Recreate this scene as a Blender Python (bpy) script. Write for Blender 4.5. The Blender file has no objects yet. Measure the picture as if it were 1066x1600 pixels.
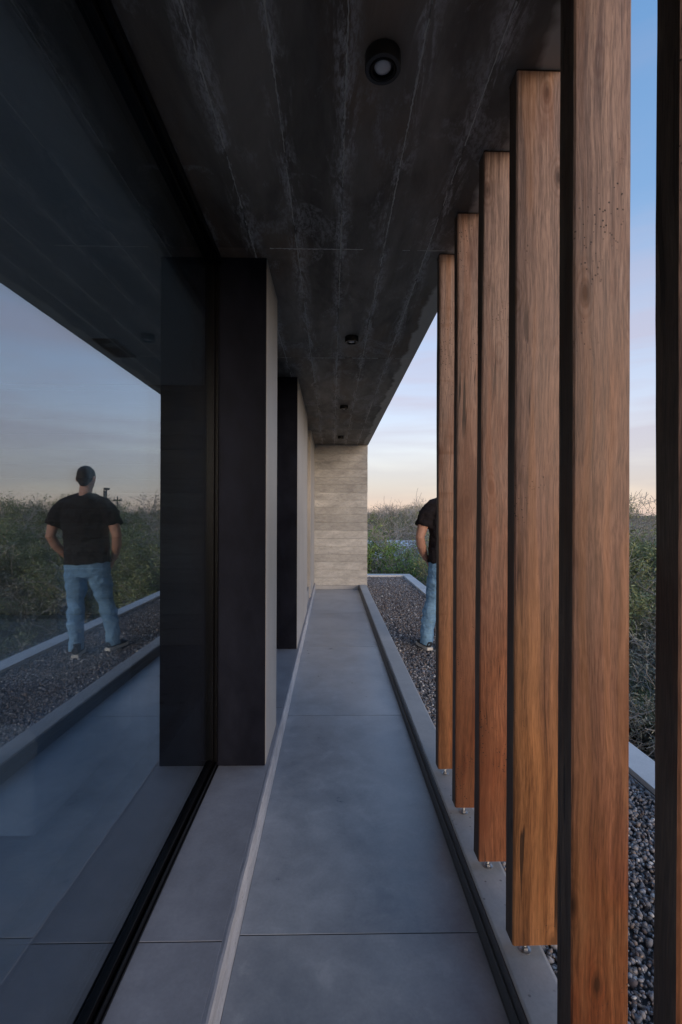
import bpy, bmesh, math, random
import numpy as np
from mathutils import Vector, Matrix, Euler
R = math.radians
sc = bpy.context.scene
col = sc.collection

# ---------------------------------------------------------------- camera
cd = bpy.data.cameras.new('camera'); cam = bpy.data.objects.new('camera', cd); col.objects.link(cam)
cam.matrix_world = Matrix.Translation((0, 0, 1.4)) @ Matrix.Rotation(-0.0185, 4, 'Z') @ Matrix.Rotation(R(90), 4, 'X') @ Matrix.Rotation(0.0033, 4, 'Z')
cd.sensor_fit = 'HORIZONTAL'; cd.sensor_width = 24.0; cd.lens = 24.0 * 755 / 1066
cd.shift_y = 4 / 1066.0
cd.clip_start = 0.02; cd.clip_end = 6000
sc.camera = cam

# ---------------------------------------------------------------- sky, sun, exposure
world = bpy.data.worlds.new('World'); sc.world = world; world.use_nodes = True
nt = world.node_tree; nt.nodes.clear()
def N(t, k, **kw):
    n = t.nodes.new(k)
    for a, b in kw.items(): setattr(n, a, b)
    return n
def L(t, a, b): t.links.new(a, b)
SUN_EL, SUN_AZ = R(5), R(153)      # low sun behind the camera, to its right (azimuth clockwise from +Y)
sky = N(nt, 'ShaderNodeTexSky', sky_type='NISHITA', sun_disc=False, sun_elevation=SUN_EL, sun_rotation=SUN_AZ, air_density=1.0, dust_density=1.0, ozone_density=2.5)
tc = N(nt, 'ShaderNodeTexCoord'); sep = N(nt, 'ShaderNodeSeparateXYZ'); L(nt, tc.outputs['Generated'], sep.inputs[0])
ramp = N(nt, 'ShaderNodeValToRGB'); L(nt, sep.outputs['Z'], ramp.inputs[0])
stops = [(0.0, (.84, .64, .60)), (.025, (.93, .71, .64)), (.07, (.92, .76, .71)), (.13, (.82, .73, .76)), (.2, (.70, .69, .82)), (.34, (.53, .61, .81)),
         (.5, (.24, .41, .70)), (.67, (.17, .35, .66)), (1.0, (.15, .33, .65))]
el = ramp.color_ramp.elements
el[0].position, el[0].color = stops[0][0], (*stops[0][1], 1)
el[1].position, el[1].color = stops[-1][0], (*stops[-1][1], 1)
for p, c in stops[1:-1]:
    e = el.new(p); e.color = (*c, 1)
# streaky pinkish cloud veils
mp = N(nt, 'ShaderNodeMapping'); L(nt, tc.outputs['Generated'], mp.inputs[0]); mp.inputs['Scale'].default_value = (1.2, 1.2, 9.0)
nz = N(nt, 'ShaderNodeTexNoise'); L(nt, mp.outputs[0], nz.inputs['Vector']); nz.inputs['Scale'].default_value = 1.35; nz.inputs['Detail'].default_value = 4; nz.inputs['Distortion'].default_value = .35
mr = N(nt, 'ShaderNodeMapRange'); L(nt, nz.outputs[0], mr.inputs[0]); mr.inputs[1].default_value = .44; mr.inputs[2].default_value = .60; mr.inputs[3].default_value = 0; mr.inputs[4].default_value = .85
fz = N(nt, 'ShaderNodeMapRange'); L(nt, sep.outputs['Z'], fz.inputs[0]); fz.inputs[1].default_value = .22; fz.inputs[2].default_value = .5; fz.inputs[3].default_value = 1; fz.inputs[4].default_value = .12
fm = N(nt, 'ShaderNodeMath', operation='MULTIPLY'); L(nt, mr.outputs[0], fm.inputs[0]); L(nt, fz.outputs[0], fm.inputs[1])
cl = N(nt, 'ShaderNodeMixRGB'); L(nt, fm.outputs[0], cl.inputs[0]); L(nt, ramp.outputs[0], cl.inputs[1]); cl.inputs[2].default_value = (.64, .50, .56, 1)
b1 = N(nt, 'ShaderNodeBackground'); L(nt, sky.outputs[0], b1.inputs[0]); b1.inputs[1].default_value = 0.13
b2 = N(nt, 'ShaderNodeBackground'); L(nt, cl.outputs[0], b2.inputs[0]); b2.inputs[1].default_value = 0.80
ad = N(nt, 'ShaderNodeAddShader'); L(nt, b1.outputs[0], ad.inputs[0]); L(nt, b2.outputs[0], ad.inputs[1])
wo = N(nt, 'ShaderNodeOutputWorld'); L(nt, ad.outputs[0], wo.inputs[0])

sd = bpy.data.lights.new('sun', 'SUN'); so = bpy.data.objects.new('sun', sd); col.objects.link(so)
sd.energy = 1.5; sd.angle = R(24); sd.color = (1.0, .80, .64)
sunv = Vector((math.sin(SUN_AZ) * math.cos(R(9)), math.cos(SUN_AZ) * math.cos(R(9)), math.sin(R(9))))
so.rotation_euler = sunv.to_track_quat('Z', 'Y').to_euler()
sc.view_settings.view_transform = 'Standard'; sc.view_settings.look = 'None'
sc.view_settings.exposure = 0.0; sc.view_settings.gamma = 1.0; sc.view_settings.use_curve_mapping = False
try:
    sc.cycles.max_bounces = 10; sc.cycles.diffuse_bounces = 5; sc.cycles.glossy_bounces = 6; sc.cycles.transparent_max_bounces = 24
except Exception: pass

# ---------------------------------------------------------------- materials
def newmat(name):
    m = bpy.data.materials.new(name); m.use_nodes = True
    t = m.node_tree; t.nodes.clear()
    o = N(t, 'ShaderNodeOutputMaterial'); b = N(t, 'ShaderNodeBsdfPrincipled'); L(t, b.outputs[0], o.inputs[0])
    return m, t, b
def noise(t, vec, scale, detail=4, rough=.55, dist=0.0, sc3=None, loc=None):
    if sc3 or loc:
        mp = N(t, 'ShaderNodeMapping'); L(t, vec, mp.inputs[0])
        if sc3: mp.inputs['Scale'].default_value = sc3
        if loc: mp.inputs['Location'].default_value = loc
        vec = mp.outputs[0]
    n = N(t, 'ShaderNodeTexNoise'); L(t, vec, n.inputs['Vector'])
    n.inputs['Scale'].default_value = scale; n.inputs['Detail'].default_value = detail; n.inputs['Roughness'].default_value = rough; n.inputs['Distortion'].default_value = dist
    return n.outputs[0]
def rng(t, v, a, b, c=0., d=1.):
    m = N(t, 'ShaderNodeMapRange'); L(t, v, m.inputs[0])
    for i, x in enumerate((a, b, c, d)): m.inputs[i + 1].default_value = x
    return m.outputs[0]
def mix(t, f, a, b, mode='MIX'):
    m = N(t, 'ShaderNodeMixRGB', blend_type=mode)
    for i, x in enumerate((f, a, b)):
        if hasattr(x, 'links') or isinstance(x, bpy.types.NodeSocket): L(t, x, m.inputs[i])
        elif isinstance(x, (int, float)): m.inputs[i].default_value = x if i == 0 else (x, x, x, 1)
        else: m.inputs[i].default_value = (*x, 1)
    return m.outputs[0]
def math_(t, op, a, b=None):
    m = N(t, 'ShaderNodeMath', operation=op)
    for i, x in enumerate((a, b)):
        if x is None: continue
        if isinstance(x, (int, float)): m.inputs[i].default_value = x
        else: L(t, x, m.inputs[i])
    return m.outputs[0]
def bump(t, b, h, strength=.3, dist=.01):
    n = N(t, 'ShaderNodeBump'); L(t, h, n.inputs['Height']); n.inputs['Strength'].default_value = strength; n.inputs['Distance'].default_value = dist
    L(t, n.outputs[0], b.inputs['Normal'])
def ocoord(t): return N(t, 'ShaderNodeTexCoord').outputs['Object']
def S(b, rough=.5, metal=0., spec=.5):
    b.inputs['Roughness'].default_value = rough; b.inputs['Metallic'].default_value = metal; b.inputs['Specular IOR Level'].default_value = spec

def concrete(name, c1, c2, rough=(.55, .8), grain=(1, 1, 1), bumps=.25, pits=True, spots=None, per_obj=.12, spec=.4):
    m, t, b = newmat(name); v = ocoord(t)
    oi = N(t, 'ShaderNodeObjectInfo')
    add = N(t, 'ShaderNodeVectorMath', operation='SCALE'); cx = N(t, 'ShaderNodeCombineXYZ'); L(t, oi.outputs['Random'], cx.inputs[0]); L(t, oi.outputs['Random'], cx.inputs[2])
    L(t, cx.outputs[0], add.inputs[0]); add.inputs['Scale'].default_value = 37.0
    a2 = N(t, 'ShaderNodeVectorMath', operation='ADD'); L(t, v, a2.inputs[0]); L(t, add.outputs[0], a2.inputs[1]); v = a2.outputs[0]
    n1 = noise(t, v, 1.6, 5, .6, .4, grain)
    n2 = noise(t, v, 9, 6, .65, .3, grain)
    n3 = noise(t, v, 90, 3, .6)
    f = math_(t, 'ADD', math_(t, 'MULTIPLY', n1, .6), math_(t, 'MULTIPLY', n2, .4))
    c = mix(t, rng(t, f, .36, .64), c1, c2)
    c = mix(t, 1.0, c, mix(t, n3, .86, 1.12), 'MULTIPLY')
    c = mix(t, 1.0, c, mix(t, oi.outputs['Random'], 1 - per_obj, 1 + per_obj), 'MULTIPLY')
    if spots: c = mix(t, rng(t, n2, .60, .72, 0, spots[0]), c, spots[1])
    h = math_(t, 'ADD', n2, math_(t, 'MULTIPLY', n3, .35))
    if pits:
        vo = N(t, 'ShaderNodeTexVoronoi'); L(t, v, vo.inputs['Vector']); vo.inputs['Scale'].default_value = 32
        msk = math_(t, 'MULTIPLY', rng(t, vo.outputs['Distance'], .10, .16, 1, 0), rng(t, n1, .48, .56))
        c = mix(t, math_(t, 'MULTIPLY', msk, .65), c, tuple(x * .35 for x in c1))
        h = math_(t, 'SUBTRACT', h, msk)
    L(t, c, b.inputs['Base Color']); L(t, rng(t, n2, .3, .7, rough[0], rough[1]), b.inputs['Roughness']); b.inputs['Specular IOR Level'].default_value = spec
    bump(t, b, h, bumps, .006)
    return m

M = {}
M['floor'] = concrete('polished_concrete', (.23, .255, .295), (.41, .43, .465), rough=(.27, .46), bumps=.07, pits=False, spots=(.35, (.48, .49, .51)), per_obj=.08, spec=.85)
M['slab'] = concrete('slab_concrete', (.215, .22, .25), (.325, .33, .37), rough=(.42, .62), bumps=.08, pits=False, per_obj=.06)
M['kerb'] = concrete('kerb_concrete', (.33, .325, .33), (.44, .435, .43), rough=(.55, .75), bumps=.2)
M['edge'] = concrete('rough_edge_concrete', (.36, .36, .38), (.64, .64, .67), rough=(.6, .8), bumps=.7, grain=(1, 1, 4))
M['parapet'] = concrete('parapet_coping', (.50, .50, .50), (.66, .66, .66), rough=(.5, .7), bumps=.12, pits=False)
M['parapetwall'] = concrete('parapet_wall_concrete', (.17, .16, .15), (.25, .24, .23))
M['wallboard'] = concrete('board_marked_concrete', (.27, .265, .255), (.52, .515, .495), rough=(.65, .85), grain=(1.6, 1, 3.2), bumps=1.0, per_obj=.15, spots=(.5, (.20, .19, .175)))
M['side'] = concrete('side_wall_render', (.36, .34, .315), (.47, .445, .42), rough=(.4, .6), grain=(1, 1, .5), bumps=.12, pits=False)
M['inner'] = concrete('interior_concrete', (.14, .125, .105), (.24, .21, .18), grain=(.6, 1, 6), per_obj=.2)
M['intfloor'] = concrete('interior_floor', (.06, .065, .075), (.10, .105, .115), rough=(.25, .4), bumps=.04, pits=False)
M['plaster'] = concrete('interior_plaster', (.74, .74, .74), (.80, .80, .80), bumps=.05, pits=False)

def ceiling_mat():
    m, t, b = newmat('ceiling_concrete'); v = ocoord(t)
    sp = N(t, 'ShaderNodeSeparateXYZ'); L(t, v, sp.inputs[0])
    oi = N(t, 'ShaderNodeObjectInfo')
    n1 = noise(t, v, 1.3, 5, .6, .6, (2.2, .7, 1)); n2 = noise(t, v, 7, 6, .7, .5, (2.5, .8, 1)); n3 = noise(t, v, 70, 4, .65, 0, (2, .5, 1))
    c = mix(t, rng(t, n1, .36, .62), (.052, .045, .040), (.185, .165, .145))
    c = mix(t, rng(t, noise(t, v, 2.1, 3, .5, .3, (1.5, .5, 1), (7, 3, 0)), .5, .64, 0, .6), c, (.17, .12, .085))
    c = mix(t, 1.0, c, mix(t, oi.outputs['Random'], .75, 1.3), 'MULTIPLY')
    # lime bloom hugging the board joints and breaking up into streaks
    u = math_(t, 'ADD', sp.outputs['X'], .389 + .2135 * 20)
    wob = math_(t, 'MULTIPLY', math_(t, 'SUBTRACT', noise(t, v, 3, 4, .6, 0, (1, 1, 1)), .5), .09)
    d = math_(t, 'ABSOLUTE', math_(t, 'SUBTRACT', math_(t, 'FRACT', math_(t, 'ADD', math_(t, 'DIVIDE', math_(t, 'ADD', u, wob), .2135), .5)), .5))
    near = rng(t, d, .03, .26, 1, 0)
    st = rng(t, noise(t, v, 5, 8, .72, .8, (3.2, .55, 1), (3, 9, 1)), .48, .54)
    grit = rng(t, noise(t, v, 34, 6, .75, .3, (2.2, .8, 1), (2, 2, 2)), .42, .56)
    st = math_(t, 'MULTIPLY', st, math_(t, 'ADD', math_(t, 'MULTIPLY', grit, .8), .2))
    c = mix(t, math_(t, 'MULTIPLY', math_(t, 'MULTIPLY', near, st), .8), c, (.42, .415, .42))
    fine = rng(t, noise(t, v, 42, 5, .7, 0, (3, .6, 1)), .56, .66)
    tight = rng(t, d, .0, .035, 1, 0)
    c = mix(t, math_(t, 'MULTIPLY', math_(t, 'MULTIPLY', tight, fine), .8), c, (.52, .51, .50))
    blot = math_(t, 'MULTIPLY', rng(t, noise(t, v, 2.4, 7, .7, .6, (1.4, .8, 1), (1, 5, 4)), .54, .60), math_(t, 'MULTIPLY', grit, .6))
    c = mix(t, blot, c, (.28, .275, .28))
    # pale rim where the drip edge faces the weather
    rim = rng(t, math_(t, 'ADD', sp.outputs['X'], math_(t, 'MULTIPLY', math_(t, 'SUBTRACT', noise(t, v, 3.5, 4, .6), .5), .16)), .575, .60)
    c = mix(t, math_(t, 'MULTIPLY', rim, .8), c, (.48, .45, .41))
    L(t, c, b.inputs['Base Color']); L(t, rng(t, n2, .3, .7, .5, .8), b.inputs['Roughness'])
    bump(t, b, math_(t, 'ADD', n2, math_(t, 'MULTIPLY', n3, .5)), .5, .006)
    return m
M['ceil'] = ceiling_mat()

def simple(name, c, rough=.5, metal=0., spec=.5, var=.0, vs=20):
    m, t, b = newmat(name); S(b, rough, metal, spec)
    if var:
        v = ocoord(t); n = noise(t, v, vs, 5, .6)
        L(t, mix(t, rng(t, n, .3, .7), tuple(x * (1 - var) for x in c), tuple(min(1, x * (1 + var)) for x in c)), b.inputs['Base Color'])
        L(t, rng(t, n, .3, .7, rough * .85, min(1, rough * 1.2)), b.inputs['Roughness'])
        bump(t, b, n, .1, .003)
    else: b.inputs['Base Color'].default_value = (*c, 1)
    return m
M['alu'] = simple('black_aluminium', (.004, .004, .005), .35, 0, .15)
M['black_paint'] = concrete('black_pillar_face', (.004, .0048, .009), (.015, .017, .028), rough=(.4, .6), bumps=.15, grain=(1, 1, .6), pits=False, spec=.08)
M['lamp'] = simple('lamp_black', (.008, .008, .008), .4)
M['lens'] = simple('lamp_lens', (.5, .5, .52), .15)
M['steel'] = simple('galvanised_steel', (.42, .43, .45), .38, .9, .5, .2, 60)
M['shadow_strip'] = simple('dark_shadow_line', (.02, .018, .018), .5, .3)
M['roof'] = simple('roof_membrane', (.06, .055, .055), .9, 0, .3, .3, 30)
M['bark'] = simple('bark', (.085, .068, .052), .9, 0, .2, .35, 12)
M['twig'] = simple('dry_twigs', (.38, .345, .31), .9, 0, .2, .3, 3)
M['skin'] = simple('skin', (.46, .25, .18), .5, 0, .4, .08, 14)
M['hair'] = simple('hair', (.022, .015, .012), .6, 0, .3, .4, 160)
M['sole'] = simple('white_sole', (.62, .61, .58), .5, 0, .4, .1, 30)
M['shoe'] = simple('shoe_canvas', (.03, .035, .045), .8, 0, .3, .2, 80)
M['lace'] = simple('shoelace', (.5, .5, .5), .8)
M['sofa'] = simple('pale_upholstery', (.42, .42, .44), .85, 0, .3, .1, 10)
M['rug'] = simple('woven_rug', (.20, .21, .23), .95, 0, .2, .25, 60)
M['farwhite'] = simple('white_roof', (.72, .74, .78), .6, 0, .3, .1, 2)
M['farwall'] = simple('pale_plaster', (.45, .42, .38), .8, 0, .3, .1, 2)
M['rock'] = concrete('rock', (.09, .082, .078), (.19, .175, .165), bumps=.8)
M['poleg'] = simple('pole_grey', (.06, .055, .05), .8)
M['fardark'] = simple('far_window', (.03, .03, .035), .3)

def cloth(name, c, scale, wr):
    m, t, b = newmat(name); v = ocoord(t); S(b, .9, 0, .2)
    n1 = noise(t, v, 5, 4, .6, .4, (1, 1, wr)); n2 = noise(t, v, scale, 2, .5)
    L(t, mix(t, 1., mix(t, rng(t, n1, .35, .65), tuple(x * .82 for x in c), tuple(x * 1.15 for x in c)), mix(t, n2, .85, 1.15), 'MULTIPLY'), b.inputs['Base Color'])
    bump(t, b, n1, .8, .03)
    return m
M['tee'] = cloth('dark_cotton', (.016, .013, .015), 300, 1.6)
M['jeans'] = cloth('washed_denim', (.19, .35, .54), 260, 2.2)

def wood(i, hue, grey):
    m, t, b = newmat('hardwood'); v0 = ocoord(t)
    mpx = N(t, 'ShaderNodeMapping'); L(t, v0, mpx.inputs[0]); mpx.inputs['Location'].default_value = (i * 3.1, i * 1.7, i * 5.3); v = mpx.outputs[0]
    sp = N(t, 'ShaderNodeSeparateXYZ'); L(t, v0, sp.inputs[0])
    warp = N(t, 'ShaderNodeTexNoise'); L(t, v, warp.inputs['Vector']); warp.inputs['Scale'].default_value = 1.6; warp.inputs['Detail'].default_value = 2
    wa = N(t, 'ShaderNodeVectorMath', operation='SCALE'); L(t, warp.outputs['Color'], wa.inputs[0]); wa.inputs['Scale'].default_value = .05
    vv = N(t, 'ShaderNodeVectorMath', operation='ADD'); L(t, v, vv.inputs[0]); L(t, wa.outputs[0], vv.inputs[1]); v2 = vv.outputs[0]
    fig = noise(t, v2, 11, 4, .6, .5, (1.3, 1.3, .10)); gr = noise(t, v2, 60, 7, .72, .1, (1.5, 1.5, .028)); pore = noise(t, v2, 230, 4, .65, 0, (1.2, 1.2, .07))
    big = noise(t, v, 2.2, 4, .6, .6, (1.6, 1, .55)); cross = noise(t, v, 14, 3, .5, .2, (.15, .15, 1.6))
    lo = hue; hi = tuple(min(1, x * k) for x, k in zip(hue, (2.1, 2.3, 2.4)))
    c = mix(t, rng(t, fig, .36, .66), lo, hi)
    c = mix(t, rng(t, big, .48, .62, 0, .8), c, tuple(x * k for x, k in zip(hue, (1.15, .75, .55))))
    c = mix(t, rng(t, gr, .38, .60, .55, 0), c, tuple(x * .35 for x in hue))
    # greyer towards the top: weathered wood, with some sky light painted in
    wz = math_(t, 'ADD', sp.outputs['Z'], math_(t, 'MULTIPLY', math_(t, 'SUBTRACT', big, .5), 1.3))
    c = mix(t, rng(t, wz, .5, 1.9, 0, grey), c, mix(t, rng(t, gr, .35, .65), (.17, .112, .092), (.44, .315, .26)))
    c = mix(t, rng(t, cross, .57, .72, 0, .45 if i == 0 else .10), c, tuple(x * .8 for x in hue))
    c = mix(t, 1., c, mix(t, rng(t, pore, .36, .60), .64, 1.12), 'MULTIPLY')
    kn = N(t, 'ShaderNodeTexVoronoi'); km = N(t, 'ShaderNodeMapping'); L(t, v2, km.inputs[0]); km.inputs['Scale'].default_value = (8.5, 8.5, 3.4); L(t, km.outputs[0], kn.inputs['Vector']); kn.inputs['Scale'].default_value = 1.0
    kd = kn.outputs['Distance']; kr = math_(t, 'SINE', math_(t, 'MULTIPLY', kd, 75)); kw = rng(t, kd, .10, .34, 1, 0)
    c = mix(t, math_(t, 'MULTIPLY', kw, rng(t, kr, -.4, 1, 0, .45)), c, tuple(x * .55 for x in hue))
    c = mix(t, rng(t, kd, .05, .11, .85, 0), c, tuple(x * .22 for x in hue))
    band = noise(t, v2, 9, 2, .4, 0, (2.2, 2.2, .06), (2, 8, 5)); c = mix(t, rng(t, band, .53, .60, 0, .5), c, mix(t, .5, c, tuple(min(1, x * k) for x, k in zip(hue, (2.3, 2.7, 2.9)))))
    c = mix(t, rng(t, noise(t, v, 3.1, 4, .65, .5, (2.2, 1, .5), (6, 1, 8)), .55, .66, 0, .45), c, tuple(x * k for x, k in zip(hue, (.62, .5, .5))))
    # drying checks
    ck = noise(t, v2, 26, 2, .5, .2, (1.4, 1.4, .055)); ckm = math_(t, 'MULTIPLY', rng(t, ck, .64, .66), rng(t, noise(t, v, 3, 2, .5, 0, (1, 1, .5), (4, 2, 6)), .46, .55))
    c = mix(t, math_(t, 'MULTIPLY', ckm, .85), c, (.02, .013, .01))
    # insect pin holes in clusters
    vo = N(t, 'ShaderNodeTexVoronoi'); L(t, v, vo.inputs['Vector']); vo.inputs['Scale'].default_value = 85
    pin = math_(t, 'MULTIPLY', rng(t, vo.outputs['Distance'], .16, .22, 1, 0), rng(t, noise(t, v, 2.7, 3, .6, 0, (1.5, 1.5, .7), (9, 9, 2)), .55, .62))
    c = mix(t, math_(t, 'MULTIPLY', pin, .9), c, (.02, .014, .012))
    L(t, c, b.inputs['Base Color']); L(t, rng(t, gr, .3, .7, .42, .66), b.inputs['Roughness']); b.inputs['Specular IOR Level'].default_value = .35
    h = math_(t, 'SUBTRACT', math_(t, 'ADD', math_(t, 'MULTIPLY', gr, .5), math_(t, 'MULTIPLY', pore, .4)), math_(t, 'ADD', math_(t, 'MULTIPLY', ckm, 1.6), pin))
    bump(t, b, h, .35, .003)
    return m

def glass_mats():
    out = []
    for nm, base in (('coated_glass', .27), ('second_coated_glass', .26), ('plain_glass', .02)):
        m = bpy.data.materials.new(nm); m.use_nodes = True; t = m.node_tree; t.nodes.clear()
        o = N(t, 'ShaderNodeOutputMaterial'); mx = N(t, 'ShaderNodeMixShader'); tr = N(t, 'ShaderNodeBsdfTransparent'); gl = N(t, 'ShaderNodeBsdfGlossy')
        tr.inputs[0].default_value = (.88, .93, .97, 1); gl.inputs['Roughness'].default_value = .0; gl.inputs[0].default_value = (.86, .94, 1.0, 1)
        lw = N(t, 'ShaderNodeLayerWeight'); lw.inputs[0].default_value = .35
        f = math_(t, 'ADD', math_(t, 'MULTIPLY', lw.outputs['Fresnel'], .6 if base > .1 else .3), base)
        L(t, f, mx.inputs[0]); L(t, tr.outputs[0], mx.inputs[1]); L(t, gl.outputs[0], mx.inputs[2]); L(t, mx.outputs[0], o.inputs[0])
        out.append(m)
    return out
G1, G2, G3 = glass_mats()

def gravel_mat():
    m, t, b = newmat('gravel_stone'); S(b, .7, 0, .35)
    g = N(t, 'ShaderNodeNewGeometry'); r = N(t, 'ShaderNodeValToRGB'); L(t, g.outputs['Random Per Island'], r.inputs[0]); r.color_ramp.interpolation = 'CONSTANT'
    cs = [(0, (.13, .125, .13)), (.22, (.22, .21, .215)), (.42, (.31, .285, .275)), (.56, (.15, .115, .105)), (.66, (.36, .35, .36)), (.80, (.34, .26, .21)), (.88, (.26, .255, .28)), (.95, (.62, .60, .58))]
    e = r.color_ramp.elements; e[0].color = (*cs[0][1], 1); e[1].position = cs[-1][0]; e[1].color = (*cs[-1][1], 1)
    for p, c in cs[1:-1]: q = e.new(p); q.color = (*c, 1)
    n = noise(t, ocoord(t), 160, 3, .6); L(t, mix(t, 1., r.outputs[0], mix(t, n, .75, 1.25), 'MULTIPLY'), b.inputs['Base Color']); bump(t, b, n, .3, .002)
    return m
M['gravel'] = gravel_mat()

def leaf_mat(name, c1, c2):
    m, t, b = newmat(name); S(b, .6, 0, .3)
    g = N(t, 'ShaderNodeNewGeometry'); oi = N(t, 'ShaderNodeObjectInfo')
    c = mix(t, g.outputs['Random Per Island'], c1, c2)
    L(t, mix(t, 1., c, mix(t, oi.outputs['Random'], .8, 1.25), 'MULTIPLY'), b.inputs['Base Color'])
    b.inputs['Transmission Weight'].default_value = 0
    return m
M['leaf'] = leaf_mat('feathery_leaf', (.14, .17, .07), (.28, .30, .15))
M['leaf_bright'] = leaf_mat('bright_leaf', (.12, .20, .04), (.26, .36, .10))
M['leaf_olive'] = leaf_mat('olive_leaf', (.20, .195, .14), (.33, .32, .24))
def ground_mat():
    m, t, b = newmat('scrub_soil'); v = ocoord(t); S(b, .95, 0, .2)
    n = noise(t, v, .35, 8, .7, .5); n2 = noise(t, v, 6, 6, .7)
    c = mix(t, rng(t, n, .38, .62), (.055, .048, .040), (.12, .105, .085)); c = mix(t, rng(t, n2, .45, .7, 0, .6), c, (.065, .07, .035))
    L(t, c, b.inputs['Base Color']); bump(t, b, n2, .9, .08); return m
M['soil'] = ground_mat()

# ---------------------------------------------------------------- builders
def tag(o, label=None, cat=None, group=None, kind=None):
    if label: o['label'] = label
    if cat: o['category'] = cat
    if group: o['group'] = group
    if kind: o['kind'] = kind
    return o
def empty(name, loc, label=None, cat=None, group=None):
    o = bpy.data.objects.new(name, None); col.objects.link(o); o.location = loc; o.empty_display_size = .1
    return tag(o, label, cat, group)
def link(name, me, mats, parent=None, loc=(0, 0, 0)):
    o = bpy.data.objects.new(name, me); col.objects.link(o)
    for m in (mats if isinstance(mats, (list, tuple)) else [mats]): me.materials.append(m)
    if parent is not None: o.parent = parent
    o.location = loc; return o
def off(parent):
    return Vector((0, 0, 0)) if parent is None else parent.matrix_basis.translation + (off(parent.parent) if parent.parent else Vector((0, 0, 0)))
def from_bm(name, bm, mats, parent=None, smooth=False):
    """bm is in world coordinates; the mesh is stored relative to its parent"""
    me = bpy.data.meshes.new(name)
    if parent is not None: bmesh.ops.translate(bm, vec=-off(parent), verts=bm.verts)
    bm.normal_update(); bm.to_mesh(me); bm.free()
    if smooth:
        for p in me.polygons: p.use_smooth = True
    return link(name, me, mats, parent)
def addbox(bm, lo, hi, mi=0):
    r = bmesh.ops.create_cube(bm, size=1); vs = r['verts']
    for v in vs: v.co = Vector([(lo[i] + hi[i]) / 2 + v.co[i] * (hi[i] - lo[i]) for i in range(3)])
    for f in {f for v in vs for f in v.link_faces}: f.material_index = mi
    return vs
def bev(bm, w, seg=2, verts=None):
    es = [e for e in bm.edges if e.is_manifold and e.calc_face_angle(0) > R(30)]
    if w > 0: bmesh.ops.bevel(bm, geom=es, offset=w, segments=seg, affect='EDGES', profile=.6)
def box(name, lo, hi, mat, parent=None, bw=.003, seg=2):
    bm = bmesh.new(); addbox(bm, lo, hi); bev(bm, bw, seg)
    return from_bm(name, bm, mat, parent)
def addcyl(bm, p0, p1, r0, r1=None, seg=16, mi=0, caps=True):
    r1 = r0 if r1 is None else r1; p0 = Vector(p0); p1 = Vector(p1); d = (p1 - p0); q = d.to_track_quat('Z', 'Y').to_matrix()
    a = [bm.verts.new(p0 + q @ Vector((math.cos(k * math.tau / seg) * r0, math.sin(k * math.tau / seg) * r0, 0))) for k in range(seg)]
    b = [bm.verts.new(p1 + q @ Vector((math.cos(k * math.tau / seg) * r1, math.sin(k * math.tau / seg) * r1, 0))) for k in range(seg)]
    fs = [bm.faces.new((a[k], a[(k + 1) % seg], b[(k + 1) % seg], b[k])) for k in range(seg)]
    if caps: fs += [bm.faces.new(a[::-1]), bm.faces.new(b)]
    for f in fs: f.material_index = mi
def addlathe(bm, c, prof, seg=28, mi=0):
    """prof = [(r, z)]; closed on the axis when r is 0"""
    rings = []
    for r, z in prof:
        if r < 1e-6: rings.append([bm.verts.new((c[0], c[1], c[2] + z))])
        else: rings.append([bm.verts.new((c[0] + math.cos(k * math.tau / seg) * r, c[1] + math.sin(k * math.tau / seg) * r, c[2] + z)) for k in range(seg)])
    for A, B in zip(rings, rings[1:]):
        for k in range(seg):
            q = [A[k % len(A)], A[(k + 1) % len(A)], B[(k + 1) % len(B)], B[k % len(B)]]; u = []
            for x in q:
                if x not in u: u.append(x)
            if len(u) > 2: bm.faces.new(u).material_index = mi

# ---------------------------------------------------------------- large structure
YB = -2.6                # the building goes on this far behind the camera
XG = -.605               # glass plane
CZ = 2.707               # ceiling underside

ground_v = []
def terrain():
    xs = np.concatenate([np.linspace(-60, 60, 97), np.linspace(80, 3000, 16), -np.linspace(80, 3000, 16)]); xs.sort()
    ys = np.concatenate([np.linspace(-60, 90, 101), np.linspace(110, 3500, 18), -np.linspace(80, 3000, 12)]); ys.sort()
    rs = np.random.RandomState(3)
    X, Y = np.meshgrid(xs, ys); Z = -2.9 + .18 * np.sin(X * .7 + 1.3) * np.cos(Y * .5) + .12 * np.sin(X * 1.9 + Y * 1.3) + rs.rand(*X.shape) * .15
    d = np.hypot(X, Y); Z = Z - np.clip((d - 12) / 60, 0, 1) * 1.2 + np.clip((d - 400) / 2500, 0, 1) * 3 * (1 + .5 * np.sin(X * .002) + .4 * np.cos(Y * .003 + X * .004))
    v = np.stack([X.ravel(), Y.ravel(), Z.ravel()], 1); nx = len(xs)
    f = [(j * nx + i, j * nx + i + 1, (j + 1) * nx + i + 1, (j + 1) * nx + i) for j in range(len(ys) - 1) for i in range(nx - 1)]
    me = bpy.data.meshes.new('ground'); me.from_pydata(v.tolist(), [], f)
    for p in me.polygons: p.use_smooth = True
    tag(link('ground', me, M['soil']), 'dark brown scrubland soil falling away beyond the roof', kind='structure')
terrain()
def gz(x, y): return -2.95 - min(1, max(0, (math.hypot(x, y) - 12) / 60)) * 1.2

# roof base under the gravel and building volume below it
tag(box('roof_deck', (.655, YB, -3.1), (1.54, 10.40, .045), M['roof'], None, 0), 'dark roof deck below the gravel', kind='structure')
tag(box('back_roof_deck', (-3, 9.30, -3.1), (.650, 10.40, .045), M['roof'], None, 0), 'roof deck continuing behind the end wall', kind='structure')
tag(box('building_base', (-5.3, YB, -3.1), (.49, 9.29, -.12), M['parapetwall'], None, 0), 'solid lower storey under the walkway', kind='structure')

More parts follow.
